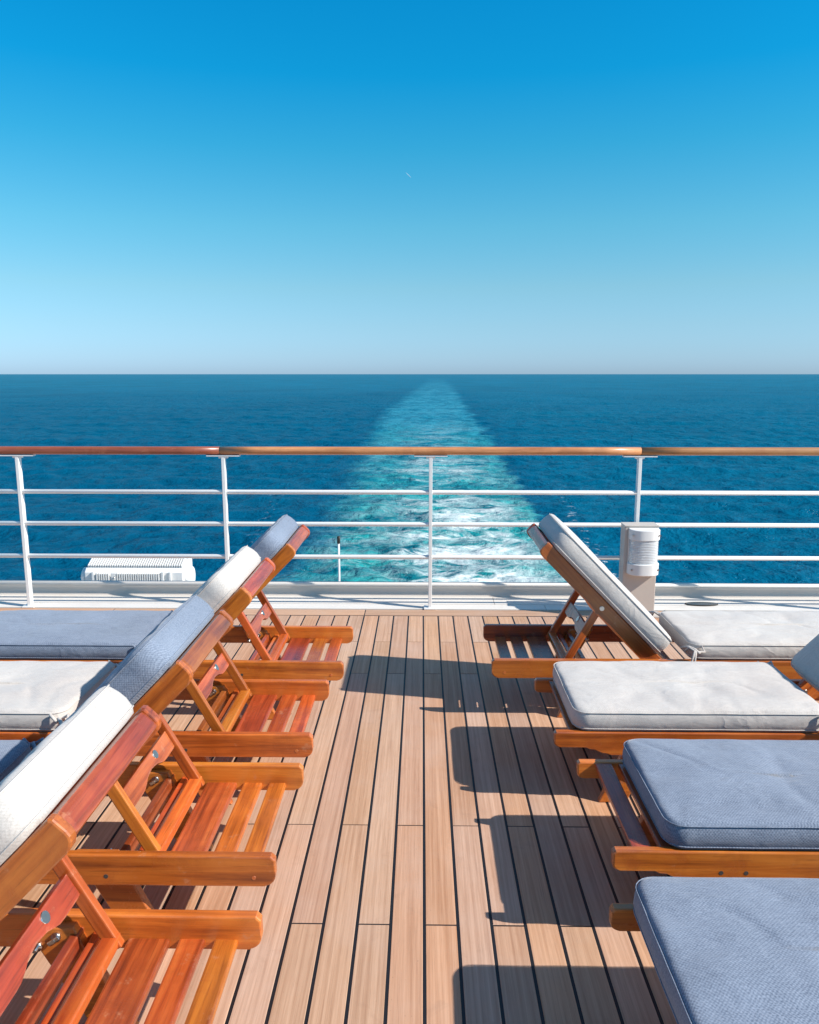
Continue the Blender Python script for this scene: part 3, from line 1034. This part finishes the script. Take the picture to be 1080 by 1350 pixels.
def build_cushion(m, seed, foot_gap, side, label, group, loc, rz, width=0.535, slip=0.0):
    root = empty('lounger_cushion', loc, rz)
    tag(root, label, 'cushion', group)
    x0 = 0.925
    ln = LL - foot_gap - x0
    mt = Matrix.Translation((x0, 0, 0.297))
    r_ = random.Random(seed)
    dents = [(r_.uniform(0.2, ln - 0.2), r_.uniform(-0.12, 0.12), r_.uniform(0.10, 0.2), r_.uniform(0.004, 0.010)) for _ in range(3)]
    pad(root, ln, width, 0.088, seed, m, mt, 'seat_pad', dents=dents)
    dx, dz = -math.cos(BANG), math.sin(BANG)
    n0 = 0.038
    t0 = 0.035
    px, pz = HINGE[0] + dx * t0 + dz * n0, HINGE[1] + dz * t0 - dx * n0
    bl = BLEN - t0 - 0.016 + slip
    mb = Matrix(((dx, 0, dz, px), (0, -1, 0, 0), (dz, 0, -dx, pz), (0, 0, 0, 1)))
    pad(root, bl, width - 0.01, 0.100, seed + 50, m, mb, 'back_pad', crown=0.008)
    for s in (-1, 1):
        tie_knot(root, m, 0.940, s * (width / 2 + 0.010), 0.345, seed + s)
    return root

proto = build_lounger()
YC = [1.494, 2.255, 3.007, 3.756]
YR = [1.536, 2.298, 3.045, 3.802]
LG = 'sun loungers along the aisle'
LX = [-0.396, -0.406, -0.405, -0.364]
spots = [
    (LX[0], YC[0], math.pi, 'fab_white', 'lounger with off-white pad and raised back, fourth from the railing', 'varnished wooden'),
    (LX[1], YC[1], math.pi, 'fab_blue', 'lounger with a grey-blue pad and raised back, third from the railing', 'varnished wooden'),
    (LX[2], YC[2], math.pi, 'fab_white', 'lounger with an off-white pad and raised back, second from the railing', 'varnished wooden'),
    (LX[3], YC[3], math.pi, 'fab_blue', 'lounger with a grey-blue pad and raised back, next to the railing', 'varnished wooden'),
    (0.330, YR[3], 0.0, 'fab_white', 'lounger with a pale grey pad and raised back, beside the post lamp', 'varnished wooden'),
    (0.498 + LL, YR[2], math.pi, 'fab_white', 'lounger with its foot end to the aisle under an off-white pad', 'varnished wooden'),
    (0.540 + LL, YR[1], math.pi, 'fab_blue', 'lounger, foot end to the aisle, bare foot slat showing before its blue pad', 'varnished wooden'),
    (0.477 + LL, YR[0], math.pi, 'fab_blue', 'lounger, foot to the aisle, farthest from the lamp, creased blue pad', 'varnished wooden'),
]
clabels = [
    'off-white canvas cushion on the raised-back lounger farthest from the railing',
    'grey-blue canvas cushion on the raised-back lounger third from the railing',
    'off-white canvas cushion on the raised-back lounger second from the railing',
    'grey-blue canvas cushion on the raised-back lounger next to the railing',
    'pale grey canvas cushion on the lounger beside the post lamp',
    'off-white canvas cushion lying with its foot end towards the aisle',
    'grey-blue canvas cushion with bare wooden slat showing at its foot end',
    'grey-blue creased canvas cushion on the lounger farthest from the post lamp',
]
gaps = [0.06, 0.06, 0.06, 0.06, 0.06, 0.075, 0.150, 0.050]
for i, (x, y, rz, fab, lab, pre) in enumerate(spots):
    o = proto if i == 0 else copy_tree(proto)
    o.location = (x, y, 0)
    o.rotation_euler = (0, 0, rz)
    tag(o, pre + ' ' + lab, 'lounger', LG)
    build_cushion(fab, i + 1, gaps[i], 1, clabels[i], 'lounger cushions', (x, y, 0), rz)

# ------------------------------------------------------------------ contrail, small and high astern
def pix_dir(px, py):
    v = Vector(((px - 540) / 1040, -(py - 675) / 1040, -1.0))
    return (cam.rotation_euler.to_matrix() @ v).normalized()
a, b = pix_dir(535, 227) * 11000, pix_dir(542, 234) * 11000
pts = [a.lerp(b, i / 6) for i in range(7)]
ct = mesh_obj('contrail', tube_bm(pts, [0.5, 1.6, 2.2, 2.4, 2.2, 1.6, 0.5], 8), M['contrail'], smooth=True)
tag(ct, 'tiny white vapour trail high in the blue sky', 'contrail')
